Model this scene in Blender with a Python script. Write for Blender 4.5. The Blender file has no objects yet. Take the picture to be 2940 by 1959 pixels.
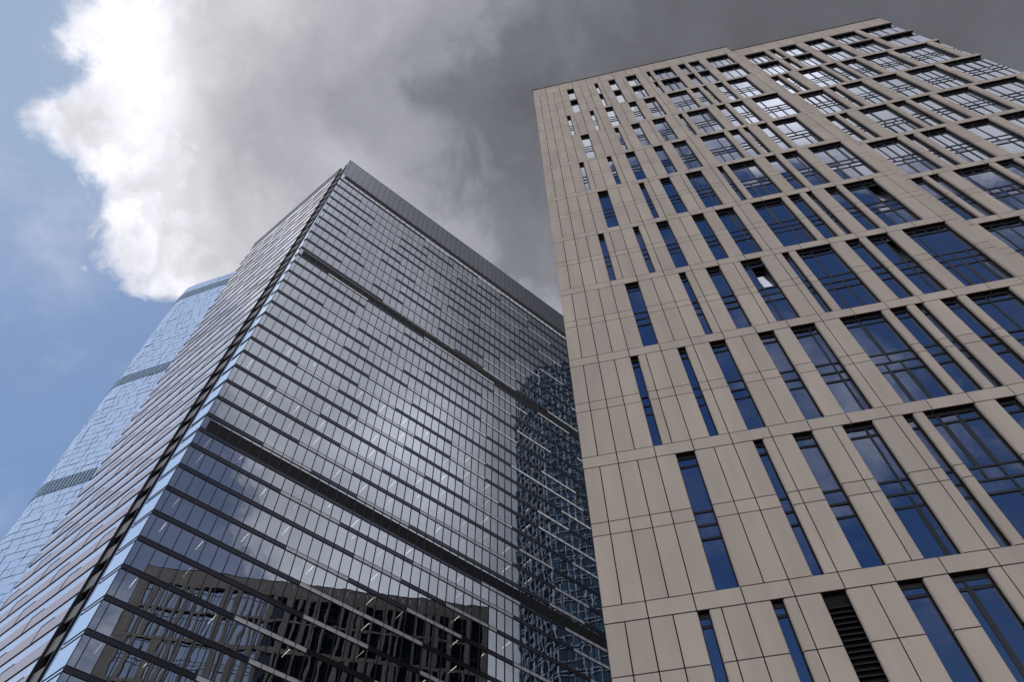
import bpy, bmesh, math, random
import numpy as np
from mathutils import Vector, Matrix
sc = bpy.context.scene
C = sc.collection
R = math.radians

# ------------------------------------------------------------------ camera
F_PX, TH, RO = 2160.93, 1.0248, -0.01458
fw = Vector((0, math.cos(TH), math.sin(TH))); r0 = Vector((1, 0, 0)); u0 = r0.cross(fw)
cr = math.cos(RO)*r0 + math.sin(RO)*u0
cu = -math.sin(RO)*r0 + math.cos(RO)*u0
cam_d = bpy.data.cameras.new("camera"); cam = bpy.data.objects.new("camera", cam_d); C.objects.link(cam)
cam_d.sensor_width = 36.0; cam_d.lens = 36.0*F_PX/2940.0
cam_d.clip_start = 0.1; cam_d.clip_end = 6000
EYE = 1.6
m = Matrix(((cr.x, cu.x, -fw.x, 0), (cr.y, cu.y, -fw.y, 0), (cr.z, cu.z, -fw.z, EYE), (0, 0, 0, 1)))
cam.matrix_world = m
sc.camera = cam
sc.view_settings.view_transform = 'Standard'; sc.view_settings.look = 'None'
sc.view_settings.gamma = 1.0; sc.view_settings.use_curve_mapping = False
sc.view_settings.exposure = 0.0
sc.cycles.max_bounces = 8; sc.cycles.glossy_bounces = 5; sc.cycles.transparent_max_bounces = 8
sc.cycles.caustics_reflective = False; sc.cycles.caustics_refractive = False

# ------------------------------------------------------------------ world: sky and clouds
SUN = Vector((-0.434, 0.151, 0.888)).normalized()
w = bpy.data.worlds.new("World"); sc.world = w; w.use_nodes = True
nt = w.node_tree; nt.nodes.clear()
def N(t, **k):
    n = nt.nodes.new(t)
    for a, b in k.items(): setattr(n, a, b)
    return n
def plug(s, v):
    if hasattr(v, 'is_output') or isinstance(v, bpy.types.NodeSocket): nt.links.new(v, s)
    else: s.default_value = v
def M(op, a, b=0.0, c=None, clamp=False):
    n = N('ShaderNodeMath', operation=op, use_clamp=clamp); plug(n.inputs[0], a); plug(n.inputs[1], b)
    if c is not None: plug(n.inputs[2], c)
    return n.outputs[0]
def ramp(x, pts):          # piecewise linear curve of x
    xs = [p[0] for p in pts]; lo, hi = xs[0], xs[-1]
    mr = N('ShaderNodeMapRange', clamp=True); plug(mr.inputs[0], x); mr.inputs[1].default_value = lo; mr.inputs[2].default_value = hi
    cr_ = N('ShaderNodeValToRGB'); nt.links.new(mr.outputs[0], cr_.inputs[0]); cr_.color_ramp.interpolation = 'EASE'
    ys = [p[1] for p in pts]; a, b = min(ys), max(ys); b = b if b > a else a+1
    el = cr_.color_ramp.elements
    while len(el) < len(pts): el.new(0.5)
    for i, (px, py) in enumerate(pts):
        el[i].position = (px-lo)/(hi-lo); v = (py-a)/(b-a); el[i].color = (v, v, v, 1)
    sp = N('ShaderNodeSeparateColor'); nt.links.new(cr_.outputs[0], sp.inputs[0])
    return M('MULTIPLY_ADD', sp.outputs[0], b-a, a)
def noise(vec, scale, detail=6, rough=0.55, dist=0.0):
    n = N('ShaderNodeTexNoise', noise_dimensions='3D'); nt.links.new(vec, n.inputs['Vector'])
    n.inputs['Scale'].default_value = scale; n.inputs['Detail'].default_value = detail
    n.inputs['Roughness'].default_value = rough; n.inputs['Distortion'].default_value = dist
    return n.outputs[0]
def lerp(a, b, f): return M('ADD', a, M('MULTIPLY', f, M('SUBTRACT', b, a)))
def blob(s, t, cs, ct, rad, k=1.0):
    d2 = M('ADD', M('POWER', M('ABSOLUTE', M('SUBTRACT', s, cs)), 2.0), M('MULTIPLY', M('POWER', M('ABSOLUTE', M('SUBTRACT', t, ct)), 2.0), k))
    return M('EXPONENT', M('MULTIPLY', d2, -1.0/(rad*rad)))
tc = N('ShaderNodeTexCoord')
nv = N('ShaderNodeVectorMath', operation='NORMALIZE'); nt.links.new(tc.outputs['Generated'], nv.inputs[0])
sx = N('ShaderNodeSeparateXYZ'); nt.links.new(nv.outputs[0], sx.inputs[0])
zc = M('MAXIMUM', sx.outputs[2], -0.2)
den = M('ADD', zc, 1.0)
s_ = M('DIVIDE', sx.outputs[0], den); t_ = M('DIVIDE', sx.outputs[1], den)
cb = N('ShaderNodeCombineXYZ'); plug(cb.inputs[0], s_); plug(cb.inputs[1], t_); plug(cb.inputs[2], 0.37)
st = cb.outputs[0]
cs_ = N('ShaderNodeCombineXYZ'); plug(cs_.inputs[0], M('MULTIPLY', s_, 1.0)); plug(cs_.inputs[1], M('MULTIPLY', t_, 0.75)); plug(cs_.inputs[2], 0.11)
nE = M('ADD', M('SUBTRACT', noise(st, 13.0, 8, 0.60, 0.5), 0.5), M('MULTIPLY', M('SUBTRACT', noise(st, 42.0, 6, 0.6, 0.8), 0.5), 0.35))
nB = M('SUBTRACT', noise(cs_.outputs[0], 6.0, 6, 0.55, 0.5), 0.5)
nF = M('SUBTRACT', noise(cs_.outputs[0], 15.0, 8, 0.52, 0.25), 0.5)
nG = M('SUBTRACT', 0.22, M('ABSOLUTE', M('SUBTRACT', noise(cs_.outputs[0], 21.0, 5, 0.5, 0.3), 0.5)))     # billows
# front cloud bank: its torn west edge as a curve of t
edge = ramp(t_, [(0.0, -0.235), (0.05, -0.232), (0.085, -0.262), (0.117, -0.288), (0.15, -0.262), (0.19, -0.262), (0.225, -0.250), (0.245, -0.205), (0.30, -0.05), (0.40, 0.10)])
d1 = M('ADD', M('SUBTRACT', s_, edge), M('MULTIPLY', nE, 0.125))
mask1 = N('ShaderNodeMapRange', interpolation_type='SMOOTHSTEP'); plug(mask1.inputs[0], d1); mask1.inputs[1].default_value = -0.012; mask1.inputs[2].default_value = 0.020
# back edge: the bank ends behind the viewer
be = ramp(s_, [(-0.6, 0.04), (-0.03, -0.175), (0.22, -0.268), (0.45, -0.27), (0.60, -0.30)])
d2 = M('ADD', M('SUBTRACT', t_, be), M('MULTIPLY', nE, 0.09))
mask2 = N('ShaderNodeMapRange', interpolation_type='SMOOTHSTEP'); plug(mask2.inputs[0], d2); mask2.inputs[1].default_value = -0.012; mask2.inputs[2].default_value = 0.03
wisp = N('ShaderNodeMapRange', interpolation_type='SMOOTHSTEP'); plug(wisp.inputs[0], noise(st, 9.0, 7, 0.60, 0.25)); wisp.inputs[1].default_value = 0.48; wisp.inputs[2].default_value = 0.80
wispm = M('MULTIPLY', wisp.outputs[0], ramp(s_, [(-0.5, 0.40), (-0.1, 0.30), (0.02, 0.22), (0.12, 0.55), (0.22, 0.75), (0.32, 1.0), (0.6, 1.0)]))
wispm = M('ADD', wispm, ramp(s_, [(0.0, 0.0), (0.18, 0.03), (0.30, 0.22), (0.6, 0.30)]))
bank = M('MULTIPLY', mask1.outputs[0], mask2.outputs[0])
cover = M('MAXIMUM', bank, wispm)
# brightness of the bank
Bf = ramp(M('ADD', d1, M('ADD', M('MULTIPLY', nB, 0.10), M('MULTIPLY', nG, 0.20))), [(-0.02, 0.70), (0.01, 0.86), (0.04, 0.98), (0.065, 0.74), (0.09, 0.60), (0.16, 0.46), (0.24, 0.34), (0.30, 0.20), (0.38, 0.14), (0.55, 0.115), (0.7, 0.11)])
low = ramp(t_, [(0.05, 0.0), (0.13, 0.03), (0.22, 0.10), (0.32, 0.12)])
Bf = M('ADD', Bf, M('MULTIPLY', blob(s_, t_, -0.215, 0.075, 0.027, 0.12), 0.35))
Bf = M('ADD', Bf, M('MULTIPLY', low, M('MULTIPLY', blob(s_, t_, -0.07, 0.22, 0.10, 0.6), 0.5)))
Bf = M('MULTIPLY', Bf, M('SUBTRACT', 1.0, M('MULTIPLY', blob(M('ADD', s_, M('MULTIPLY', nF, 0.10)), t_, 0.005, 0.165, 0.055, 0.5), 0.30)))
Bb = ramp(M('MULTIPLY', t_, -1.0), [(-0.05, 0.13), (0.02, 0.17), (0.07, 0.36), (0.12, 0.60), (0.20, 0.74), (0.28, 0.80), (0.5, 0.6)])
Bb = M('ADD', Bb, M('MULTIPLY', blob(s_, t_, 0.345, -0.135, 0.05), 0.55))
Bb = M('ADD', Bb, M('MULTIPLY', blob(s_, t_, 0.115, -0.17, 0.035), 0.9))
side = N('ShaderNodeMapRange', interpolation_type='SMOOTHSTEP'); plug(side.inputs[0], t_); side.inputs[1].default_value = 0.05; side.inputs[2].default_value = -0.04
Bc = lerp(Bf, Bb, side.outputs[0])
var = M('ADD', M('ADD', 1.0, M('MULTIPLY', nG, 0.55)), M('ADD', M('MULTIPLY', nB, 0.7), M('MULTIPLY', nF, 0.85)))
Bc = M('MAXIMUM', M('MULTIPLY', Bc, var), 0.05)
ccol = N('ShaderNodeMix', data_type='RGBA')
warm = N('ShaderNodeMapRange', clamp=True); plug(warm.inputs[0], Bc); warm.inputs[1].default_value = 0.1; warm.inputs[2].default_value = 0.6
plug(ccol.inputs[0], warm.outputs[0]); ccol.inputs[6].default_value = (0.93, 0.96, 1.10, 1); ccol.inputs[7].default_value = (0.975, 0.972, 1.045, 1)
csc = N('ShaderNodeVectorMath', operation='SCALE'); nt.links.new(ccol.outputs[2], csc.inputs[0]); plug(csc.inputs[3], Bc)
# clear air
sky = N('ShaderNodeTexSky'); sky.sky_type = 'NISHITA'; sky.sun_disc = False
sky.sun_elevation = math.asin(SUN.z); sky.sun_rotation = math.atan2(SUN.x, SUN.y)
sky.air_density = 1.0; sky.dust_density = 0.3; sky.ozone_density = 1.5
SKY = 0.065
ssc = N('ShaderNodeVectorMath', operation='SCALE'); nt.links.new(sky.outputs[0], ssc.inputs[0]); ssc.inputs[3].default_value = SKY
sp_ = N('ShaderNodeSeparateXYZ'); nt.links.new(ssc.outputs[0], sp_.inputs[0])
cg = N('ShaderNodeCombineXYZ')                       # the camera's contrasty rendering of clear air
for i_, pts_ in enumerate(([(0.0, 0.0), (0.062, 0.034), (0.1275, 0.205), (0.18, 0.24), (0.26, 0.33), (0.5, 0.5)],
                           [(0.0, 0.0), (0.104, 0.085), (0.193, 0.32), (0.231, 0.355), (0.295, 0.44), (0.5, 0.6)],
                           [(0.0, 0.0), (0.19, 0.235), (0.332, 0.56), (0.351, 0.59), (0.40, 0.62), (0.6, 0.75)])):
    plug(cg.inputs[i_], ramp(sp_.outputs[i_], pts_))
# unseen bright haze low down all round, added to light the stone facade
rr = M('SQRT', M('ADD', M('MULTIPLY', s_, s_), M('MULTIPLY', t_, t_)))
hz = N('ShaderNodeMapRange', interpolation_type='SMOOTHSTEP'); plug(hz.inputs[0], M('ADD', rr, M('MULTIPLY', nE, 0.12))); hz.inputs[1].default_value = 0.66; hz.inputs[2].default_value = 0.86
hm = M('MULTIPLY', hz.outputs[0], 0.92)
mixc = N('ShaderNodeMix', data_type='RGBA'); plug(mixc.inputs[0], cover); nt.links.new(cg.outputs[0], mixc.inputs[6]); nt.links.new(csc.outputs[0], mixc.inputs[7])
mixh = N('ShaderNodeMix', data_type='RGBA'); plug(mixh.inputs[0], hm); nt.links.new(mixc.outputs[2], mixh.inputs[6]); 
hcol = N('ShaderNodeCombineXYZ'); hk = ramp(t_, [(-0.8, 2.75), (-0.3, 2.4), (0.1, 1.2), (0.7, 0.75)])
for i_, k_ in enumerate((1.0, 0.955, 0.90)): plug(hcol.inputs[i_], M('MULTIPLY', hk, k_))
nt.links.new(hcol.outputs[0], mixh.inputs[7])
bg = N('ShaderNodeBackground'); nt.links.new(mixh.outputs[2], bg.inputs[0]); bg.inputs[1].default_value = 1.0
wo = N('ShaderNodeOutputWorld'); nt.links.new(bg.outputs[0], wo.inputs[0])

sd = bpy.data.lights.new("sun", 'SUN'); sd.energy = 0.5; sd.angle = R(76); sd.color = (1, 0.95, 0.88)
sun = bpy.data.objects.new("sun", sd); C.objects.link(sun)
sun.rotation_euler = SUN.to_track_quat('Z', 'Y').to_euler()

# ------------------------------------------------------------------ materials
def mat(name):
    m_ = bpy.data.materials.new(name); m_.use_nodes = True; m_.node_tree.nodes.clear(); return m_
class MN:
    def __init__(s, name): s.m = mat(name); s.t = s.m.node_tree
    def n(s, t, **k):
        x = s.t.nodes.new(t)
        for a, b in k.items(): setattr(x, a, b)
        return x
    def l(s, a, b): s.t.links.new(a, b)
    def out(s, sh): o = s.n('ShaderNodeOutputMaterial'); s.l(sh, o.inputs[0]); return s.m
def coords(b, scale=(1, 1, 1)):
    tc = b.n('ShaderNodeTexCoord'); mp = b.n('ShaderNodeMapping'); b.l(tc.outputs['Object'], mp.inputs[0]); mp.inputs['Scale'].default_value = scale
    return mp.outputs[0]
def simple(name, col, rough=0.5, metal=0.0, var=0.0, nscale=1.0, stretch=(1, 1, 1), spec=0.5, island=0.0, bump=0.0):
    b = MN(name); p = b.n('ShaderNodeBsdfPrincipled'); p.inputs['Roughness'].default_value = rough; p.inputs['Metallic'].default_value = metal
    p.inputs['Specular IOR Level'].default_value = spec
    c = b.n('ShaderNodeRGB'); c.outputs[0].default_value = (*col, 1); cur = c.outputs[0]
    if var or bump:
        nz = b.n('ShaderNodeTexNoise'); b.l(coords(b, stretch), nz.inputs['Vector']); nz.inputs['Scale'].default_value = nscale; nz.inputs['Detail'].default_value = 6
    if var:
        mr = b.n('ShaderNodeMapRange'); b.l(nz.outputs[0], mr.inputs[0]); mr.inputs[1].default_value = 0.25; mr.inputs[2].default_value = 0.75; mr.inputs[3].default_value = 1-var; mr.inputs[4].default_value = 1+var
        v = b.n('ShaderNodeVectorMath', operation='SCALE'); b.l(cur, v.inputs[0]); b.l(mr.outputs[0], v.inputs[3]); cur = v.outputs[0]
    if island:
        g = b.n('ShaderNodeNewGeometry'); mr = b.n('ShaderNodeMapRange'); b.l(g.outputs['Random Per Island'], mr.inputs[0]); mr.inputs[3].default_value = 1-island; mr.inputs[4].default_value = 1+island
        v = b.n('ShaderNodeVectorMath', operation='SCALE'); b.l(cur, v.inputs[0]); b.l(mr.outputs[0], v.inputs[3]); cur = v.outputs[0]
    b.l(cur, p.inputs['Base Color'])
    if bump:
        bp_ = b.n('ShaderNodeBump'); bp_.inputs['Strength'].default_value = bump; bp_.inputs['Distance'].default_value = 0.02; b.l(nz.outputs[0], bp_.inputs['Height']); b.l(bp_.outputs[0], p.inputs['Normal'])
    return b.out(p.outputs[0])
def glass(name, refl, body, base=0.5, through=0.0, wave=0.0, wscale=0.35, rough=0.0, ior=1.6, island=0.0):
    """coated facade glass: mirror reflection over a dark body or a view into the room"""
    b = MN(name); g = b.n('ShaderNodeBsdfGlossy'); g.inputs['Roughness'].default_value = rough; g.inputs['Color'].default_value = (*refl, 1)
    d = b.n('ShaderNodeBsdfDiffuse'); d.inputs['Color'].default_value = (*body, 1); under = d.outputs[0]
    if through > 0:
        t = b.n('ShaderNodeBsdfTransparent'); t.inputs['Color'].default_value = (0.55, 0.62, 0.62, 1)
        mx = b.n('ShaderNodeMixShader'); mx.inputs[0].default_value = through; b.l(under, mx.inputs[1]); b.l(t.outputs[0], mx.inputs[2]); under = mx.outputs[0]
    fr = b.n('ShaderNodeFresnel'); fr.inputs[0].default_value = ior
    mr = b.n('ShaderNodeMath', operation='MULTIPLY_ADD', use_clamp=True); b.l(fr.outputs[0], mr.inputs[0]); mr.inputs[1].default_value = 1-base; mr.inputs[2].default_value = base
    fac = mr.outputs[0]
    if island:
        ge = b.n('ShaderNodeNewGeometry'); m2 = b.n('ShaderNodeMapRange'); b.l(ge.outputs['Random Per Island'], m2.inputs[0]); m2.inputs[3].default_value = 1-island; m2.inputs[4].default_value = 1.0
        m3 = b.n('ShaderNodeMath', operation='MULTIPLY'); b.l(fac, m3.inputs[0]); b.l(m2.outputs[0], m3.inputs[1]); fac = m3.outputs[0]
    mx = b.n('ShaderNodeMixShader'); b.l(fac, mx.inputs[0]); b.l(under, mx.inputs[1]); b.l(g.outputs[0], mx.inputs[2])
    if wave:
        nz = b.n('ShaderNodeTexNoise'); b.l(coords(b), nz.inputs['Vector']); nz.inputs['Scale'].default_value = wscale; nz.inputs['Detail'].default_value = 1.5
        bp_ = b.n('ShaderNodeBump'); bp_.inputs['Strength'].default_value = 1.0; bp_.inputs['Distance'].default_value = wave; b.l(nz.outputs[0], bp_.inputs['Height'])
        b.l(bp_.outputs[0], g.inputs['Normal'])
    return b.out(mx.outputs[0])
def emit(name, col, s):
    b = MN(name); e = b.n('ShaderNodeEmission'); e.inputs[0].default_value = (*col, 1); e.inputs[1].default_value = s; return b.out(e.outputs[0])

STONE = simple('beige_stone', (0.470, 0.403, 0.347), 0.75, var=0.10, nscale=1.3, stretch=(1, 1, 0.16), spec=0.3, island=0.06, bump=0.0)
JOINT = simple('joint_shadow', (0.012, 0.009, 0.007), 0.9, spec=0.0)
FRAME = simple('window_frame', (0.012, 0.013, 0.017), 0.45)
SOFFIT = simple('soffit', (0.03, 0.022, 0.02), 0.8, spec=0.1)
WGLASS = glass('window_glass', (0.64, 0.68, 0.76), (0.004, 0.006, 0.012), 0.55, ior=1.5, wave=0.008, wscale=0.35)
SGLASS = glass('dulled_side_glass', (0.5, 0.55, 0.6), (0.004, 0.005, 0.007), 0.07, ior=1.3, wave=0.004, wscale=0.25)  # duller copy of the window glass, dark reflections put into the material
SCREEN = simple('louvre_black', (0.010, 0.009, 0.010), 0.6, spec=0.2)
SLAT = simple('louvre_slat', (0.022, 0.020, 0.020), 0.5)
DARKB = glass('spandrel_dark', (0.42, 0.44, 0.58), (0.020, 0.019, 0.021), 0.07, rough=0.22, ior=1.4)
LIGHTB = glass('spandrel_light', (0.62, 0.65, 0.74), (0.60, 0.60, 0.64), 0.10, rough=0.25, ior=1.45)
TGLASS = glass('tower_glass', (0.53, 0.575, 0.64), (0.006, 0.008, 0.012), 0.66, through=0.6, wave=0.010, wscale=0.33, ior=1.5, island=0.06)
LGLASS = glass('west_glass', (0.70, 0.78, 0.90), (0.05, 0.06, 0.08), 0.7, wave=0.006, wscale=0.3, rough=0.03)
PINK = glass('west_spandrel', (0.72, 0.68, 0.72), (0.40, 0.345, 0.34), 0.22, rough=0.22, ior=1.4)
SCRG = glass('screen_glass', (0.60, 0.62, 0.70), (0.05, 0.05, 0.06), 0.42, rough=0.1)
MULL = simple('mullion_dark', (0.010, 0.011, 0.014), 0.4)
GREYP = simple('slot_panel', (0.20, 0.19, 0.19), 0.6, var=0.15, nscale=0.5, island=0.1)
SLOTB = glass('slot_blue_glass', (0.40, 0.46, 0.60), (0.01, 0.013, 0.022), 0.55, wave=0.006, ior=1.3)
SLOTG = glass('slot_glass', (0.30, 0.34, 0.45), (0.01, 0.013, 0.022), 0.35, wave=0.006)
FIN = glass('fin_glass', (0.62, 0.74, 0.88), (0.10, 0.13, 0.18), 0.85, wave=0.02, wscale=0.25, rough=0.02)
DARKROOM = simple('dark_interior', (0.012, 0.012, 0.014), 0.9, spec=0.0)
LAMP = emit('lamp_white', (1.0, 0.90, 0.74), 5.0); LAMP2 = emit('lamp_dim', (1.0, 0.84, 0.62), 2.2)
BRACE = simple('brace_steel', (0.10, 0.10, 0.12), 0.5)
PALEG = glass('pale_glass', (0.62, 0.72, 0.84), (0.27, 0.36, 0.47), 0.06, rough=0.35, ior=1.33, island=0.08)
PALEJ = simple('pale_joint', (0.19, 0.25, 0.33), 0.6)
LATG = glass('lattice_glass', (0.30, 0.42, 0.50), (0.008, 0.016, 0.022), 0.18, wave=0.02, wscale=0.2, island=0.5)
LATF = simple('lattice_frame', (0.60, 0.67, 0.74), 0.5)
ROOF = simple('roof_grey', (0.20, 0.20, 0.21), 0.8, var=0.1)
GROUND = simple('paving', (0.20, 0.195, 0.185), 0.85, var=0.15, nscale=0.4)

# ------------------------------------------------------------------ mesh helpers
class Frame:                      # facade frame: x along the wall, y inwards, z up
    def __init__(s, o, az, flip=False):
        s.o = Vector(o); s.x = Vector((math.cos(az), math.sin(az), 0)); s.y = Vector((-math.sin(az), math.cos(az), 0)) * (-1 if flip else 1)
    def p(s, x, y, z): return s.o + s.x*x + s.y*y + Vector((0, 0, z))
class MB:
    def __init__(s): s.v = []; s.f = []; s.mi = []; s.mats = []
    def mid(s, m_):
        if m_ not in s.mats: s.mats.append(m_)
        return s.mats.index(m_)
    def poly(s, pts, m_, out=None):
        i = len(s.v)
        if out is not None:
            n = (pts[1]-pts[0]).cross(pts[2]-pts[0])
            if n.dot(out) < 0: pts = pts[::-1]
        s.v += [tuple(p) for p in pts]; s.f.append(tuple(range(i, i+len(pts)))); s.mi.append(s.mid(m_))
    def hexa(s, p, m_, skip=()):   # p: 8 points, bottom 0-3, top 4-7 (ccw seen from above)
        i = len(s.v); s.v += [tuple(q) for q in p]; k = s.mid(m_)
        c = sum((Vector(q) for q in p), Vector())/8
        for nme, f in (('bot', (0, 3, 2, 1)), ('top', (4, 5, 6, 7)), ('a', (0, 1, 5, 4)), ('b', (1, 2, 6, 5)), ('c', (2, 3, 7, 6)), ('d', (3, 0, 4, 7))):
            if nme in skip: continue
            q = [Vector(p[j]) for j in f]; n = (q[1]-q[0]).cross(q[2]-q[0])
            if n.dot((q[0]+q[2])/2-c) < 0: f = f[::-1]
            s.f.append(tuple(i+j for j in f)); s.mi.append(k)
    def box(s, fr, x0, x1, y0, y1, z0, z1, m_, skip=()):
        s.hexa([fr.p(x0, y0, z0), fr.p(x1, y0, z0), fr.p(x1, y1, z0), fr.p(x0, y1, z0), fr.p(x0, y0, z1), fr.p(x1, y0, z1), fr.p(x1, y1, z1), fr.p(x0, y1, z1)], m_, skip)
    def bar(s, a, b, wd, m_):
        a = Vector(a); b = Vector(b); d = (b-a).normalized(); q = d.cross(Vector((0, 0, 1)))
        if q.length < 1e-3: q = Vector((1, 0, 0))
        q = q.normalized()*wd/2; h = d.cross(q).normalized()*wd/2
        s.hexa([a-q-h, a+q-h, a+q+h, a-q+h, b-q-h, b+q-h, b+q+h, b-q+h], m_)
    def build(s, name, parent=None):
        me = bpy.data.meshes.new(name); me.from_pydata(s.v, [], s.f)
        for m_ in s.mats: me.materials.append(m_)
        me.polygons.foreach_set('material_index', s.mi); me.update()
        o = bpy.data.objects.new(name, me); C.objects.link(o)
        if parent is not None: o.parent = parent
        return o
def thing(name, loc, label, cat, group=None):
    o = bpy.data.objects.new(name, None); C.objects.link(o); o.location = loc; o.empty_display_size = 2
    o['label'] = label; o['category'] = cat
    if group: o['group'] = group
    return o
def rel(fr, root): return Frame(fr.o - root.location, 0) if False else type('F', (), dict(o=fr.o-root.location, x=fr.x, y=fr.y, p=lambda self, x, y, z: self.o + self.x*x + self.y*y + Vector((0, 0, z))))()
def interp(t, x):
    for (a, b), (c, d) in zip(t, t[1:]):
        if x <= c: return b + (d-b)*max(0, min(1, (x-a)/(c-a)))
    return t[-1][1]

# ================================================================== ground
g = MB(); n = 48
ring = [Vector((3000*math.cos(2*math.pi*i/n), 3000*math.sin(2*math.pi*i/n), 0)) for i in range(n)]
g.poly(ring, GROUND, Vector((0, 0, 1))); go = g.build('ground'); go['kind'] = 'structure'

# ================================================================== beige stone tower
SB = 8.5; MOD = 0.102235*SB
BP = -0.20322; UE = 0.1469
BO = Vector((0.36241*SB, 2.71488*SB, 2.11443*SB + EYE))
fb = Frame(BO, BP)
corner = fb.p(UE*MOD, 0, 0); base_z = -BO.z
beige = thing('office_tower', (corner.x, corner.y, 0), 'tall tower clad in beige stone slabs with staggered slot windows', 'office building')
F0 = rel(fb, beige)
RX = 50.6; U1 = 28.9; T2 = 0.64       # right corner, expansion joint, set-back of the right section
KB = [-1.96, 0, 1, 2, 3, 4, 5, 5.98, 6.955, 7.925, 8.675, 9.325]; KTOP = 9.74
BT = [0.09]*10 + [0.055, 0.055]
ODD = [(5, 6), (9, 9.5), (11, 12), (13.5, 15), (16.5, 17), (17.5, 20), (21, 22), (22.5, 24), (25, 28)]
EVEN = [(4, 4.5), (7, 7.5), (9, 10), (12, 13), (14, 15.5), (17, 19.5), (20, 21), (21.5, 22), (23, 24), (24.5, 27)]
ODD2 = [(30.35, 33.15), (33.8, 34.6), (35.2, 37.5), (38.6, 41.3), (42.2, 45.6), (46.3, RX)]
EVEN2 = [(30.0, 30.95), (31.4, 32.2), (33.35, 36.2), (36.7, 38.1), (38.6, 40.5), (41.2, 44.35), (45.0, 49.1), (49.9, RX)]
TG = 0.28                              # glass plane behind the stone face
GAP = 0.023                            # half joint
rnd = random.Random(7)
def panel(mb, F, x0, x1, y0, z0, z1, left_open, right_open, depth=0.16):
    ch = 0.045
    a = ch if left_open else 0.0; b = ch if right_open else 0.0
    x0 += 0 if left_open else GAP; x1 -= 0 if right_open else GAP; z0 += GAP; z1 -= GAP
    d0 = depth if left_open else 0.06; d1 = depth if right_open else 0.06
    pts = [(x0, y0+d0)] + ([(x0, y0+a), (x0+a, y0)] if a else [(x0, y0)]) + ([(x1-b, y0), (x1, y0+b)] if b else [(x1, y0)]) + [(x1, y0+d1)]
    P0 = [F.p(x, y, z0) for x, y in pts]; P1 = [F.p(x, y, z1) for x, y in pts]
    i = len(mb.v); nn = len(pts); mb.v += [tuple(q) for q in P0+P1]; k = mb.mid(STONE); out = -F.y
    for j in range(nn-1):
        f = (i+j, i+j+1, i+nn+j+1, i+nn+j)
        q = [Vector(mb.v[t]) for t in f]; nrm = (q[1]-q[0]).cross(q[2]-q[0]); c = F.p((x0+x1)/2, y0+0.2, (z0+z1)/2)
        if nrm.dot((q[0]+q[2])/2-c) < 0: f = f[::-1]
        mb.f.append(f); mb.mi.append(k)
    for lst, zz in ((range(i, i+nn), -1), (range(i+nn, i+2*nn), 1)):
        f = tuple(lst); q = [Vector(mb.v[t]) for t in f]; nrm = (q[1]-q[0]).cross(q[2]-q[0])
        if nrm.z*zz < 0: f = f[::-1]
        mb.f.append(f); mb.mi.append(k)
OPEN = {(3, 13.5): 'r', (3, 22.5): 'r', (4, 24.5): 'r', (5, 30.35): 'm', (6, 46.0): 'm'}
wins = []                              # collected windows: (area, builder)
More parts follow.
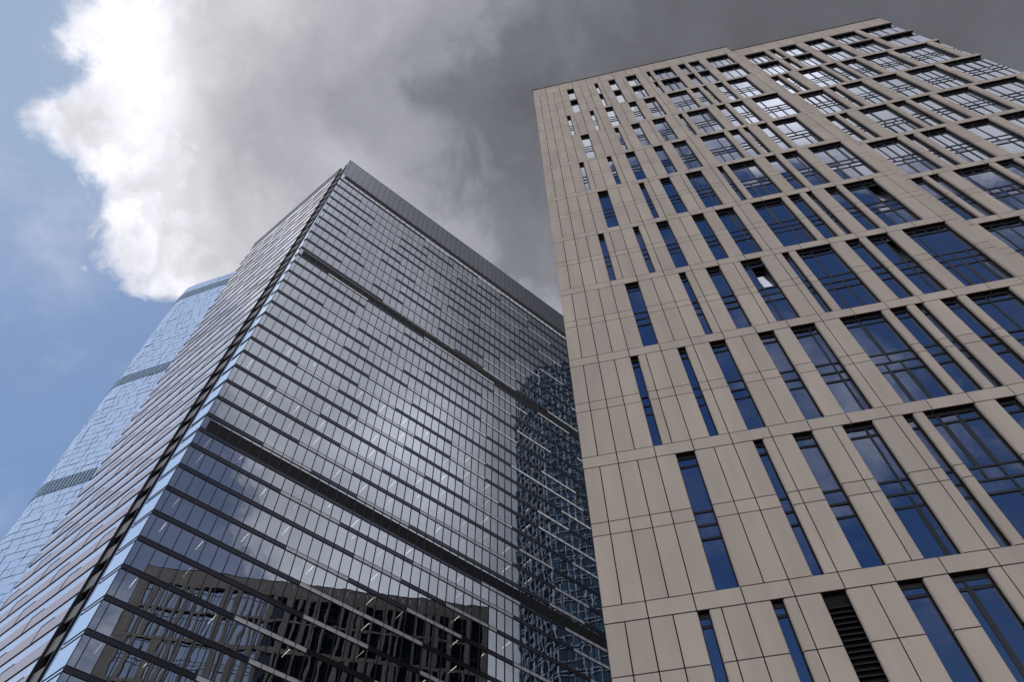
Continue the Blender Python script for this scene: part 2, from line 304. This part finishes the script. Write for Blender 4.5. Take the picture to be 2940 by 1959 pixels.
def add_window(F, ux, y0, row, z0, z1, kind, seed, recs, corner_open=False):
    """window between x ux[0]..ux[1]; builds frame mesh and pane mesh"""
    r_ = random.Random(seed)
    fr, gl = MB(), MB()
    x0, x1 = ux; yg = y0+TG; wdt = x1-x0; h = SB
    lev = []
    if kind == 'tall':
        b = z0 - 0.09*SB
        lev = [(b+0.917*h, 0.12), (b+0.582*h, 0.11), (b+0.493*h, 0.11), (b+0.409*h, 0.11)]
    elif kind == 'short': lev = [(z1-0.24*(z1-z0)-0.1, 0.13)]
    else: lev = [(z1-0.062*SB, 0.13)]
    yf = yg-0.03
    for zz, t in lev: fr.box(F, x0, x1, yf-0.01, yg+0.03, zz-t/2, zz+t/2, FRAME)
    fr.box(F, x0, x0+0.05, yf, yg+0.03, z0, z1, FRAME); 
    if not corner_open: fr.box(F, x1-0.05, x1, yf, yg+0.03, z0, z1, FRAME)
    fr.box(F, x0+0.05, x1-0.05, yf, yg+0.03, z0, z0+0.07, FRAME)
    fr.box(F, x0+0.05, x1-0.05, yf, yg+0.03, z1-(0.19 if kind != 'short' else 0.08), z1, FRAME)
    if kind == 'short':                                     # black louvred blinds below the lintel
        zt = z1-0.30*(z1-z0)
        fr.box(F, x0+0.02, x1-0.02, y0+0.04, y0+TG-0.06, z1-0.34, z1-0.02, SCREEN)
    mods = wdt/MOD
    def splits():
        if mods < 1.2: return []
        if mods < 1.8: return [r_.choice([0.34, 0.66, 0.72])]
        if mods < 2.7: return r_.choice([[0.3, 0.64], [0.42], [0.62, 0.88], [0.25, 0.6]])
        if mods < 3.2: return r_.choice([[0.25, 0.60], [0.32, 0.68], [0.22, 0.5, 0.8], [0.4, 0.78]])
        return r_.choice([[0.3, 0.65], [0.25, 0.5, 0.78], [0.22, 0.45, 0.68, 0.88]])
    up = splits(); dn = up if r_.random() < 0.4 else splits()
    zs = [z0] + sorted(zz for zz, _ in lev) + [z1]
    for i in range(len(zs)-1):
        spl = dn if (kind == 'tall' and i < 2) else up
        if kind == 'tall' and i == 3 and len(up) > 1 and r_.random() < 0.4: spl = up[:1]
        wide = r_.random() < 0.3
        for q in spl:
            x = x0+q*wdt; hw = 0.09 if (wide and zs[i+1]-zs[i] > 1.5) else 0.045
            fr.box(F, x-hw, x+hw, yf-0.005, yg+0.03, zs[i]+0.056, zs[i+1]-0.066, FRAME)
        edges = [0]+list(spl)+[1]
        for j in range(len(edges)-1):
            a, b = x0+edges[j]*wdt, x0+edges[j+1]*wdt
            dz = [r_.uniform(-1, 1)*0.010 for _ in range(3)]
            op = OPEN.get((row, round(recs/MOD, 2))) if False else None
            if kind == 'tall' and i == 3 and (row, ux_key(recs)) in OPEN and j == len(edges)-2 and b-a > 0.3:
                # a casement tilted in at its head, with the dark room above it
                za, zb = zs[i]+0.08, zs[i+1]-0.06; inn = 0.30; xs0 = a+0.05; xs1 = b-0.05
                fr.box(F, a, b, yg+0.44, yg+0.46, za-0.1, zb+0.1, SCREEN)
                gl.poly([F.p(xs0, yg+0.01, za), F.p(xs1, yg+0.01, za), F.p(xs1, yg+inn, zb-0.15), F.p(xs0, yg+inn, zb-0.15)], WGLASS, -F.y)
                for q0, q1 in (((xs0, yg, za), (xs1, yg, za)), ((xs1, yg, za), (xs1, yg+inn, zb-0.15)), ((xs0, yg, za), (xs0, yg+inn, zb-0.15)), ((xs0, yg+inn, zb-0.15), (xs1, yg+inn, zb-0.15))):
                    fr.bar(F.p(*q0), F.p(*q1), 0.08, FRAME)
                continue
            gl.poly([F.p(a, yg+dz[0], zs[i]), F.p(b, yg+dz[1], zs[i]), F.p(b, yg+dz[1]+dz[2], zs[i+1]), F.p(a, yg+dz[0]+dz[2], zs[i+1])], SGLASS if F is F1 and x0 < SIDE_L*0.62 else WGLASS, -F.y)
    return fr, gl
def ux_key(v): return round(v*2)/2
def ray_area(F, x0, x1, z0, z1, root):
    def pj(x, z):
        P = F.p(x, TG, z)+root.location-Vector((0, 0, EYE)); d = P.dot(fw); return (P.dot(cr)/d*F_PX/2.87+512, 341.3-P.dot(cu)/d*F_PX/2.87) if d > 1 else (9e4, 9e4)
    q = [pj(x0, z0), pj(x1, z0), pj(x1, z1), pj(x0, z1)]
    if all(a[0] < 0 or a[0] > 1024 or a[1] < 0 or a[1] > 683 for a in q): return 0
    return abs(sum(q[i][0]*q[(i+1) % 4][1]-q[(i+1) % 4][0]*q[i][1] for i in range(4)))/2
def facade(F, umin, umax, wodd, weven, y0, wall, bands, root, split_all=True, mirror=0, corner_right=False, collect=True):
    """one stone facade: panels, storey bands and its windows"""
    X = lambda u: u*MOD
    for ri in range(len(KB)):
        K = KB[ri]; kt = BT[ri]
        nxt = KB[ri+1] if ri+1 < len(KB) else None
        # band at this level
        z0, z1 = K*SB, (K+kt)*SB
        us = [umin]+[u for u in range(int(math.ceil(umin+0.3)), int(umax)+1) if u % 2 == mirror % 2 and umin+0.3 < u < umax-0.3]+[umax]
        lvb = MB()
        if ri > 0:
            for a, b in zip(us, us[1:]):
                ga = 0 if a == umin else GAP; gb = 0 if b == umax else GAP
                ca = 0.4 if (a == umin and abs(y0) < 0.01) else 0.0; cb = 0.4 if (b == umax and F is F1) else 0.0
                if ca: lvb.box(F, X(a), X(a)+ca, y0-0.003, y0+0.04, z0+GAP+0.004, z1-GAP, STONE)
                if cb: lvb.box(F, X(b)-cb, X(b), y0-0.003, y0+0.04, z0+GAP+0.004, z1-GAP, STONE)
                if ca: ga = ca
                if cb: gb = cb
                lvb.box(F, X(a)+ga, X(b)-gb, y0-0.003, y0+TG+0.10, z0+GAP+0.004, z1-GAP, STONE)
                lvb.box(F, X(a)+0.02+ca, X(b)-0.02-cb, y0+0.03, y0+TG+0.10, z0+GAP-0.002, z0+GAP+0.004, SOFFIT)  # thin dark underside on the stone band, its shade put into the colour
        lo = K+kt; hi = nxt
        if ri > 0: lvb.build('storey_band', root)
        if nxt is None:                                     # parapet
            for a, b in zip(us, us[1:]):
                for za, zb in ((lo, (lo+KTOP)/2+0.06), ((lo+KTOP)/2+0.06, KTOP)):
                    panel(wall, F, X(a) if a > umin else X(a)+0.0, X(b), y0, za*SB, zb*SB, False, False)
            wall.box(F, X(umin)-0.06, X(umax)+0.06, y0-0.08, y0+0.6, KTOP*SB, KTOP*SB+0.07, FRAME)
            continue
        ws = weven if ri % 2 == 0 else wodd
        if ri >= 10: ws = wodd
        if ri == 0: ws = weven
        if ri == 0: cuts = [lo, -1.6, -1.15, -0.70, -0.254, hi]
        elif ri < 9: cuts = [lo, K+0.505, K+0.59, hi] 
        elif ri == 9: cuts = [lo, (lo+hi)/2, hi]
        else: cuts = [lo, (lo+hi)/2, hi]
        solid = []; cur = umin
        for a, b in ws:
            if a > cur: solid.append((cur, a, cur > umin, True))
            cur = b
        if cur < umax-0.01: solid.append((cur, umax, True, False))
        for a, b, lo_, ro_ in solid:
            if split_all: js = [a]+[u for u in range(int(a)+1, int(math.ceil(b))) if a+0.2 < u < b-0.2]+[b]
            else: js = [a, b] if b-a < 1.6 else [a, a+1, b]
            for p0, p1 in zip(js, js[1:]):
                for za, zb in zip(cuts, cuts[1:]):
                    panel(wall, F, X(p0), X(p1), y0, za*SB, zb*SB, lo_ and p0 == a, ro_ and p1 == b)
            # dark backing seen through the joints
            bx0, bx1 = X(a)+(0.05 if lo_ else 0.2), X(b)-(0.05 if ro_ else 0.2)
            wall.box(F, bx0, bx1, y0+0.055, y0+0.15, lo*SB-0.03, hi*SB+0.03, JOINT)
            wall.box(F, X(a)+(0.02 if lo_ else 0.2), X(b)-(0.02 if ro_ else 0.2), y0+0.15, y0+TG, lo*SB-0.03, hi*SB+0.03, FRAME)
        kind = 'tall' if 1 <= ri < 9 or ri == 9 and False else ('short' if ri >= 9 else 'low')
        if ri == 9: kind = 'short'
        for wi, (a, b) in enumerate(ws):
            zb_, zt_ = lo*SB, hi*SB
            if ri == 0 and (a, b) == (9, 10):
                LOUV.append((F, X(a), X(b), y0, zb_, zt_)); continue
            wins.append((ray_area(F, X(a), X(b), zb_, zt_, root) if collect else 0, F, (X(a), X(b)), y0, ri, zb_, zt_, kind, ri*100+wi+int(a*7), a, corner_right and b == umax))
        # soffit shadow board behind band
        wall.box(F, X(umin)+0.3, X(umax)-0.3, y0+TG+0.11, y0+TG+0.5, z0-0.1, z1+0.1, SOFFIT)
LOUV = []; F1 = None
wall, bands = MB(), MB()
facade(F0, UE, U1, ODD, EVEN, 0.0, wall, bands, beige)
wall.build('wall', beige)
wall, bands = MB(), MB()
facade(F0, U1, RX, ODD2, EVEN2, T2, wall, bands, beige, split_all=False, corner_right=True)
wall.box(F0, U1*MOD-0.03, U1*MOD, 0.06, T2+0.4, -KB[1]*0-1.9*SB, KTOP*SB, STONE)
wall.build('wall', beige)
# side facade, seen mirrored in the glass tower
SIDE_AZ = BP+R(80.0); SIDE_L = 66.0
fs = Frame(corner, SIDE_AZ+math.pi); 
# frame origin at the rear corner so that y points into the building
rear = corner+Vector((math.cos(SIDE_AZ), math.sin(SIDE_AZ), 0))*SIDE_L
fs = Frame(Vector((rear.x, rear.y, BO.z)), SIDE_AZ+math.pi)
F1 = rel(fs, beige); NM = SIDE_L/MOD
def side_sets():
    r_ = random.Random(5); res = []
    for q in range(2):
        u = 1.5+q; l = []
        while u < NM-3.0:
            wd_ = r_.choice([0.5, 1, 1, 1.5, 2.5, 3, 2]); l.append((u, min(u+wd_, NM-1.2))); u += wd_+r_.choice([0.5, 0.5, 1, 1, 1.5])
        res.append(l)
    return res
sa, sbb = side_sets()
wall, bands = MB(), MB()
facade(F1, 0.0, NM, sa, sbb, 0.0, wall, bands, beige, collect=False)
wall.build('wall', beige)
# body behind the skins and the roof
body = MB(); D_ = 0.9
cA = F0.p(UE*MOD+0.95, D_+0.3, 0); cB = F0.p(RX*MOD-0.5, T2+TG+0.55, 0); sd_ = Vector((math.cos(SIDE_AZ), math.sin(SIDE_AZ), 0))
pts = [cA, cB, cB+sd_*(SIDE_L-4), cA+sd_*(SIDE_L-2)]
body.hexa([p+Vector((0, 0, base_z)) for p in pts]+[p+Vector((0, 0, KTOP*SB-0.9)) for p in pts], SOFFIT)
body.build('core', beige)
eastw = MB(); e0 = F0.p(RX*MOD-0.06, T2+1.2, 0); e1 = e0+sd_*(SIDE_L-3)
q = F0.x*0.35
eastw.hexa([p+Vector((0, 0, base_z)) for p in (e0-q, e0, e1, e1-q)]+[p+Vector((0, 0, KTOP*SB)) for p in (e0-q, e0, e1, e1-q)], STONE)
n0 = F1.p(0.1, 0.4, 0); 
q2 = sd_*0.35
eastw.hexa([p+Vector((0, 0, base_z)) for p in (n0-q2, n0, e1, e1-q2)]+[p+Vector((0, 0, KTOP*SB)) for p in (n0-q2, n0, e1, e1-q2)], STONE)
eastw.build('rear_wall', beige)
# windows: the hundred largest in the picture as parts, the rest one part
wins.sort(key=lambda a: -a[0])
rest = MB()
def merge(dst, src):
    i = len(dst.v); dst.v += src.v; dst.f += [tuple(j+i for j in f) for f in src.f]; dst.mi += [dst.mid(src.mats[k]) for k in src.mi]
for idx, (ar, F, ux, y0, row, z0, z1, kind, seed, ukey, co) in enumerate(wins):
    fr, gl = add_window(F, ux, y0, row, z0, z1, kind, seed, ukey, co)
    if idx < 100:
        o = fr.build('window', beige); gl.build('pane', o)
    else: merge(rest, fr); merge(rest, gl)
ro = rest.build('window', beige); ro['kind'] = 'stuff'
for F, x0, x1, y0, z0, z1 in LOUV:
    lv = MB(); lv.box(F, x0, x1, y0+TG, y0+TG+0.05, z0, z1, SCREEN)
    z = z0+0.1
    while z < z1-0.5:
        lv.hexa([F.p(x0, y0+TG-0.16, z), F.p(x1, y0+TG-0.16, z), F.p(x1, y0+TG-0.01, z+0.10), F.p(x0, y0+TG-0.01, z+0.10), F.p(x0, y0+TG-0.16, z+0.02), F.p(x1, y0+TG-0.16, z+0.02), F.p(x1, y0+TG-0.01, z+0.12), F.p(x0, y0+TG-0.01, z+0.12)], SLAT)
        z += 0.22
    lv.build('louvre', beige)

# ================================================================== dark glass tower
SG = 4.0; WM = 0.3829*SG
GP = 0.6994; GO = Vector((-10.2265*SG, 15.0345*SG, 10.8568*SG+EYE))
GL = GP+R(101.5)
tower = thing('glass_tower', (GO.x, GO.y, 0), 'dark glass tower with horizontal spandrel bands and a slotted corner', 'office tower')
fg = Frame(GO, GP); FR = rel(fg, tower)
fl = Frame(GO, GL, flip=True); FL = rel(fl, tower)
J = list(range(-11, 9)) + [8.78] + [9.58+i for i in range(13)] + [22.38, 23.16] + [24.16+i for i in range(10)]
J = sorted(set(J)); JT = 36.75; NV = 50
tx = lambda v: v*WM
vs = [0]+[0.5+i for i in range(NV)]
BH = 0.165
segs = {32.16: 4.5, 31.16: 7.5, 29.16: 5.5, 27.16: 4.5, 24.16: 5.5, 22.38: 4.5, 26.16: 7.5, 19.58: 5.5, 17.58: 4.5, 14.58: 5.5, 12.58: 4.5, 9.58: 5.5, 8.78: 30.5, 10.58: 8.5, 11.58: 12.5}
rs = random.Random(11)
lamps = []
for i, j in enumerate(J):
    nj = J[i+1] if i+1 < len(J) else None
    z1 = j*SG; z0 = (j-BH)*SG
    sp = MB()
    # which modules carry the light coated glass
    light = set(); v = segs.get(round(j, 2), rs.choice([10.5, 13.5, 16.5, 9.5, 12.5, 8.5, 7.5]))
    while v < NV:
        ln = rs.choice([5, 6, 6, 5, 12, 6]); light |= {v+q for q in range(ln)}; v += ln+rs.choice([5, 6, 9, 12, 15, 8, 18])
    for a, b in zip(vs, vs[1:]):
        mt = LIGHTB if a in light else DARKB
        sp.box(FR, tx(a)+(0.0 if a == 0 else 0.02), tx(b)-0.02, -0.02 if mt is LIGHTB else 0.0, 0.25, z0+0.05, z1-0.05, mt)
    sp.box(FR, 0, tx(vs[-1]), -0.05, 0.2, z1-0.05, z1, MULL); sp.box(FR, 0, tx(vs[-1]), -0.05, 0.2, z0, z0+0.05, MULL)
    sp.build('spandrel', tower)
    if nj is None: continue
    zt = (nj-BH)*SG
    gl = MB(); louv = None
    has_l = abs(j-8.78) < .01 or abs(j-22.38) < .01
    for a, b in zip(vs, vs[1:]):
        d = [rs.uniform(-1, 1)*0.0022 for _ in range(3)]
        zl = z1
        if has_l and a > 0: zl = z1+(zt-z1)*0.78
        gl.poly([FR.p(tx(a), 0.05+d[0], zl), FR.p(tx(b), 0.05+d[1], zl), FR.p(tx(b), 0.05+d[1]+d[2], zt), FR.p(tx(a), 0.05+d[0]+d[2], zt)], TGLASS, -FR.y)
    gl.build('window_strip', tower)
    if has_l:
        lv = MB(); zl = z1+(zt-z1)*0.78
        lv.box(FR, tx(0.5), tx(NV), 0.10, 0.2, z1, zl, SCREEN)
        k = 14
        for q in range(k):
            za = z1+(zl-z1)*(q+0.3)/k; lv.box(FR, tx(0.5), tx(NV), 0.02, 0.09, za, za+(zl-z1)/k*0.42, SLAT)
        lv.box(FR, tx(0.5), tx(NV), -0.04, 0.1, zl-0.03, zl+0.05, MULL)
        lv.build('louvre', tower)
    # slab and ceiling lamps just inside the glass
    if j < 15 and not has_l:
        v = 1.25
        while v < 40:
            if rs.random() < 0.50: lamps.append((v, zt-0.10, j))
            v += 3
# room backs: one dark plane with floor slabs behind the glass
room = MB()
room.box(FR, 0.2, tx(NV), 3.2, 3.3, J[0]*SG, J[-1]*SG, DARKROOM)
for j in J: room.box(FR, 0.2, tx(NV), 0.26, 3.2, (j-BH)*SG+0.02, j*SG-0.02, DARKROOM)
room.build('interior', tower)
def seen(v, z):
    P = FR.p(tx(v), 0.05, z)+tower.location-Vector((0, 0, EYE)); d = P.dot(fw); x, y = P.dot(cr)/d*F_PX+1470, 979.5-P.dot(cu)/d*F_PX
    return 0 < x < 1760 and 0 < y < 1990
lamps = [l for l in lamps if seen(l[0], l[1])][:98]
for v, z, j in lamps:
    lb = MB(); ln = rs.choice([1.3, 1.3, 1.3, 0.7])
    lm_ = rs.choice([LAMP, LAMP, LAMP2])
    lb.box(FR, tx(v), tx(v)+0.07, 0.30, 0.30+ln, z-0.05, z, lm_)
    if ln > 1: lb.box(FR, tx(v)+0.01, tx(v)+0.06, 1.72, 2.1, z-0.05, z, lm_)
    lb.build('ceiling_light', tower)
zz0, zz1 = J[0]*SG, JT*SG
for v in vs:
    mu = MB(); mu.box(FR, tx(v)-0.045, tx(v)+0.045, -0.04, 0.1, zz0-0.5, 34.2*SG, MULL); mu.build('mullion', tower)
# top: louvred belt and roof screen
tp = MB(); tp.box(FR, tx(0.6), tx(NV), 0.02, 0.1, 33.5*SG, 34.05*SG, SCREEN); tp.box(FR, tx(0.0), tx(NV), 0.05, 0.12, 33.16*SG, 33.5*SG, LIGHTB)
tp.box(FR, 0, tx(0.6), 0.05, 0.12, 33.5*SG, 34.05*SG, LIGHTB)
tp.build('louvre', tower)
rsn = MB(); rsn.box(FR, tx(0.0), tx(NV), 0.25, 0.33, 34.05*SG, (JT-0.1)*SG, SCRG)
k = 9
for q in range(k+1):
    za = 34.1*SG+(JT-34.2)*SG*q/k; rsn.box(FR, 0, tx(NV), 0.21, 0.27, za, za+(0.40 if q in (0, k) else 0.26), MULL)
for v in vs: rsn.box(FR, tx(v)-0.04, tx(v)+0.04, 0.20, 0.27, 34.05*SG, JT*SG, MULL)
rsn.build('parapet_screen', tower)
# west side: glass fin, open slot, shingled west wall
S1 = [(-12, .98), (8, .95), (9.4, .9), (19, .38), (27, .04), (40, .02)]
S2 = [(-12, 2.12), (8, 2.1), (11, 2.06), (16, 1.83), (19.3, 1.70), (25, 1.43), (33.8, .95), (37, .88)]
S3 = 9.25
s1 = lambda j: interp(S1, j)*SG
s2 = lambda j: interp(S2, j)*SG
def quad(mb, F, a0, a1, b0, b1, z0, z1, y0, y1, m_):   # slab whose ends lean: a0..a1 at z0, b0..b1 at z1
    mb.hexa([F.p(a0, y0, z0), F.p(a1, y0, z0), F.p(a1, y1, z0), F.p(a0, y1, z0), F.p(b0, y0, z1), F.p(b1, y0, z1), F.p(b1, y1, z1), F.p(b0, y1, z1)], m_)
rf = random.Random(3)
J = J+[34.16, 35.16]
for i, j in enumerate(J):
    nj = J[i+1] if i+1 < len(J) else JT-0.3
    h = nj-j
    fin = MB(); a, b = s1(j), s1(nj)
    d = [rf.uniform(-1, 1)*0.006 for _ in range(2)]
    zlo, zhi = j*SG, (nj-BH)*SG
    if a > 0.2:
        fin.poly([FL.p(0.02, 0.03, zlo), FL.p(a, 0.03+d[0], zlo), FL.p(b, 0.03+d[1], zhi), FL.p(0.02, 0.03, zhi)], FIN, -FL.y)
        for za in (zhi, nj*SG-0.08): quad(fin, FL, 0, s1(nj), 0, s1(nj), za, za+0.08, -0.03, 0.1, MULL)
        fin.poly([FL.p(0.02, 0.03, zhi), FL.p(b, 0.03, zhi), FL.p(b, 0.03, nj*SG), FL.p(0.02, 0.03, nj*SG)], FIN, -FL.y)
        fin.build('corner_glass', tower)
    # slot
    sl = MB(); YS = 0.55
    za, zb, zc_ = (j+0.20*h)*SG, (j+0.73*h)*SG, (j+1.20*h)*SG
    A, B_ = (lambda q: s1(q)), (lambda q: s2(q))
    md = lambda q: A(q)+(B_(q)-A(q))*0.50
    ja, jb, jc = j+.2*h, j+.73*h, j+1.2*h
    quad(sl, FL, md(ja), B_(ja), md(jb), B_(jb), za, zb, YS-0.25, YS+0.1, GREYP)
    quad(sl, FL, md(jb), B_(jb), md(jc), B_(jc), zb, zc_, YS+0.25, YS+0.3, SLOTG)
    quad(sl, FL, A(ja), md(ja)-0.04, A(jc), md(jc)-0.04, za, zc_, YS-0.15, YS-0.1, SLOTB)
    quad(sl, FL, md(ja)-0.06, md(ja)+0.06, md(jc)-0.06, md(jc)+0.06, za, zc_, YS-0.3, YS+0.1, MULL)
    quad(sl, FL, A(ja), B_(ja), A(ja), B_(ja), za-0.07, za+0.05, YS-0.12, YS+0.1, MULL)
    quad(sl, FL, md(jb), B_(jb), md(jb), B_(jb), zb-0.03, zb+0.06, YS-0.2, YS+0.2, MULL)
    if 7 < j:                                            # bracing behind the open cells
        sl.bar(FL.p(md(jb)+0.1, YS+0.15, zb), FL.p(B_(jc)-0.1, YS+0.15, zc_), 0.09, BRACE)
        sl.bar(FL.p(B_(jb)-0.1, YS+0.10, zb), FL.p(md(jc)+0.1, YS+0.10, zc_), 0.09, BRACE)
    quad(sl, FL, B_(ja)-0.05, B_(ja)+0.05, B_(jc)-0.05, B_(jc)+0.05, za, zc_, -0.02, YS+0.1, MULL)
    sl.build('corner_slot', tower)
    # west wall
    if i+1 < len(J):
        L = S3*SG
        wp = MB(); npan = 12
        quad(wp, FL, s2(ja), L, s2(jb), L, za+0.07, zb, 0.0, 0.2, PINK); wp.build('spandrel', tower)
        gp_ = MB(); e0 = s2(jb)
        for q in range(npan):
            a0 = e0+(L-e0)*q/npan; a1 = e0+(L-e0)*(q+1)/npan; dd = [rf.uniform(-1, 1)*0.004 for _ in range(3)]
            gp_.poly([FL.p(a0, 0.04+dd[0], zb), FL.p(a1, 0.04+dd[1], zb), FL.p(a1, 0.04+dd[1]+dd[2], zc_), FL.p(a0, 0.04+dd[0]+dd[2], zc_)], LGLASS, -FL.y)
        gp_.box(FL, s2(ja), L, -0.05, 0.1, za-0.045, za+0.055, MULL)
        # open shingles: a sill line half way up with a short upright at its far end
        s_u = (3.04+1.39*(j-3.8)) % 2.34
        while s_u < S3-0.1:
            if s_u*SG > s2(j)+0.2:
                xr, xl = s_u*SG, min((s_u+0.62)*SG, L-0.1); zm = zb+0.12
                gp_.box(FL, xr, xl, -0.04, 0.03, zm-0.03, zm+0.045, MULL)
                gp_.bar(FL.p(xl, -0.01, zm), FL.p(xl+0.22, -0.01, za), 0.06, MULL)
            s_u += 2.34
        gp_.build('window_strip', tower)
# west wall top and the building's mass
wt = MB(); jl = J[-1]+0.2
quad(wt, FL, s2(jl), S3*SG, s2(36.5), S3*SG, (jl)*SG, 36.55*SG, 0.0, 0.2, GREYP)
wt.box(FL, s2(36.5)-0.1, S3*SG, -0.08, 0.25, 36.5*SG, 36.62*SG, MULL)
wt.build('parapet', tower)
ms = MB()
a = FR.p(0.6, 3.4, 0)+FL.x*0; b = FR.p(tx(NV)-0.2, 3.4, 0); c = b+Vector((-0.55, 0.83, 0))*32; d_ = FL.p(S3*SG-0.1, 1.0, 0)
a2 = FL.p(s2(0)+0.3, 1.0, 0)
bot = [a2, b, c, d_]
ms.hexa([p+Vector((0, 0, -GO.z)) for p in bot]+[p+Vector((0, 0, 34*SG)) for p in bot], DARKROOM)
ms.build('core', tower)

# ================================================================== pale glass tower far behind
PS = 1.7; PO = Vector((-69.638*PS, 71.767*PS, 139.846*PS+EYE))
pale = thing('pale_glass_tower', (PO.x, PO.y, 0), 'pale blue glass tower with rounded side and louvred plant floors, rising behind the dark tower', 'skyscraper')
PAZ = R(161.5)
px = Vector((math.cos(PAZ), math.sin(PAZ), 0)); py = Vector((px.y, -px.x, 0))
if py.y < 0: py = -py
RAD = 9.0
def plan(l):                    # arc length l from the far right; flat, then a rounded corner turning away
    flat = 46.0
    if l <= flat: return px*(l-flat-RAD*0.72), Vector(px)
    th = (l-flat)/RAD
    return px*(-RAD*0.72)+px*(RAD*math.sin(th))+py*(RAD*(1-math.cos(th))), px*math.cos(th)+py*math.sin(th)
PSGN = 1 if Vector((px.y, -px.x, 0)).dot(-py) > 0 else -1
LT = 46.0+RAD*math.pi/2*1.25
def taper(z): return interp([(-250, -6.8), (-112, -4.9), (-90, -3.2), (-56, -1.7), (-34, -1.0), (0, 0)], z)
def pp(l, z, out=0.0):
    P, T = plan(l); nrm_ = Vector((T.y, -T.x, 0)); 
    if PSGN < 0: nrm_ = -nrm_
    return Vector((0, 0, PO.z))+P+nrm_*out+px*taper(z)+Vector((0, 0, z))
ROWH = 2.4; plant = [(-3.9, -9.9), (-56.8, -62.4), (-102.5, -108.6)]
rp = random.Random(21)
z = 0.0; secs = []
back = MB(); lsamp = [i*LT/60 for i in range(61)]
zz = [0, -34, -56, -90, -112, -PO.z]
for za, zb in zip(zz, zz[1:]):
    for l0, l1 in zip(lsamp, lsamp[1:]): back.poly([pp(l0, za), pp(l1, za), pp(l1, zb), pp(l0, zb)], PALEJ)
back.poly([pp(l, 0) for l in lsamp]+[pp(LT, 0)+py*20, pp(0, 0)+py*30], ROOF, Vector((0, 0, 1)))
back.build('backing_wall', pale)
row = 0
while z > -190:
    isp = any(b < z-0.5*ROWH < a for a, b in plant)
    z1 = z; z0 = z-ROWH
    mb = MB()
    if isp:
        l = 18.0
        while l < LT:
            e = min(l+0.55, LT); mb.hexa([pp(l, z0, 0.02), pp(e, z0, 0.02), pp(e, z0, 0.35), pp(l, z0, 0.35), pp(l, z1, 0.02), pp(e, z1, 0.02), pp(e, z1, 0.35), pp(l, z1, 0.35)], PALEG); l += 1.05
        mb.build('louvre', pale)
    else:
        l = 16.0+rp.uniform(0, 3)
        while l < LT:
            e = min(l+rp.choice([3.0, 3.0, 4.5, 1.5]), LT)
            k = max(1, int((e-l)/1.5)) if l > 44 else 1
            o1, o2 = 0.25+rp.uniform(-.05, .05), 0.25+rp.uniform(-.05, .05)
            for q in range(k):
                a = l+(e-l)*q/k; b = l+(e-l)*(q+1)/k
                a += 0.07 if q == 0 else 0; b -= 0.07 if q == k-1 else 0
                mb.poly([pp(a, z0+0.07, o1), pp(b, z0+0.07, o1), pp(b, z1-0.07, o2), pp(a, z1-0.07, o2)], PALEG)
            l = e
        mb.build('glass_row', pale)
    z -= ROWH; row += 1

# ================================================================== lattice tower, seen only in the dark tower's glass
LC = Vector((121.5, 99.5, 0)); LH = 294.0; LR = 25.0
lat = thing('lattice_tower', LC, 'blue-green tower with pale lattice frame, mirrored in the dark glass', 'skyscraper')
oct_ = [Vector((LR*math.cos(R(22.5+45*i)), LR*math.sin(R(22.5+45*i)), 0)) for i in range(8)]
fh = 4.2; nf = int(LH/fh)
frm = MB(); gls = MB(); rl = random.Random(4)
for i in range(8):
    a, b = oct_[i], oct_[(i+1) % 8]; mid = (a+b)/2
    if mid.dot(Vector((-1, 0.1, 0)).normalized()) < -8: continue
    out = mid.normalized(); nb = 8
    for q in range(nb+1):
        p = a+(b-a)*q/nb; frm.hexa([p-out*0.1+t for t in (-(b-a).normalized()*0.13, (b-a).normalized()*0.13)]+[p+out*0.35+t for t in ((b-a).normalized()*0.13, -(b-a).normalized()*0.13)]+[p-out*0.1+t+Vector((0, 0, LH)) for t in (-(b-a).normalized()*0.13, (b-a).normalized()*0.13)]+[p+out*0.35+t+Vector((0, 0, LH)) for t in ((b-a).normalized()*0.13, -(b-a).normalized()*0.13)], LATF)
    for f_ in range(nf+1):
        z = f_*fh
        e = (b-a).normalized()
        for dz in (0.0, 1.1):
            if dz and f_ % 2: continue
            frm.hexa([a-out*0.1+Vector((0, 0, z+dz)), b-out*0.1+Vector((0, 0, z+dz)), b+out*0.3+Vector((0, 0, z+dz)), a+out*0.3+Vector((0, 0, z+dz)), a-out*0.1+Vector((0, 0, z+dz+0.26)), b-out*0.1+Vector((0, 0, z+dz+0.26)), b+out*0.3+Vector((0, 0, z+dz+0.26)), a+out*0.3+Vector((0, 0, z+dz+0.26))], LATF)
        if f_ < nf:
            for q in range(nb):
                p0 = a+(b-a)*q/nb; p1 = a+(b-a)*(q+1)/nb; d0, d1 = rl.uniform(0, .05), rl.uniform(0, .05)
                gls.poly([p0-out*(0.12+d0)+Vector((0, 0, z)), p1-out*(0.12+d1)+Vector((0, 0, z)), p1-out*(0.12+d0)+Vector((0, 0, z+fh)), p0-out*(0.12+d1)+Vector((0, 0, z+fh))], LATG, out)
frm.build('lattice_frame', lat); gls.build('glazing', lat)
rfm = MB(); rfm.poly([p+Vector((0, 0, LH)) for p in oct_], ROOF, Vector((0, 0, 1))); rfm.build('roof', lat)
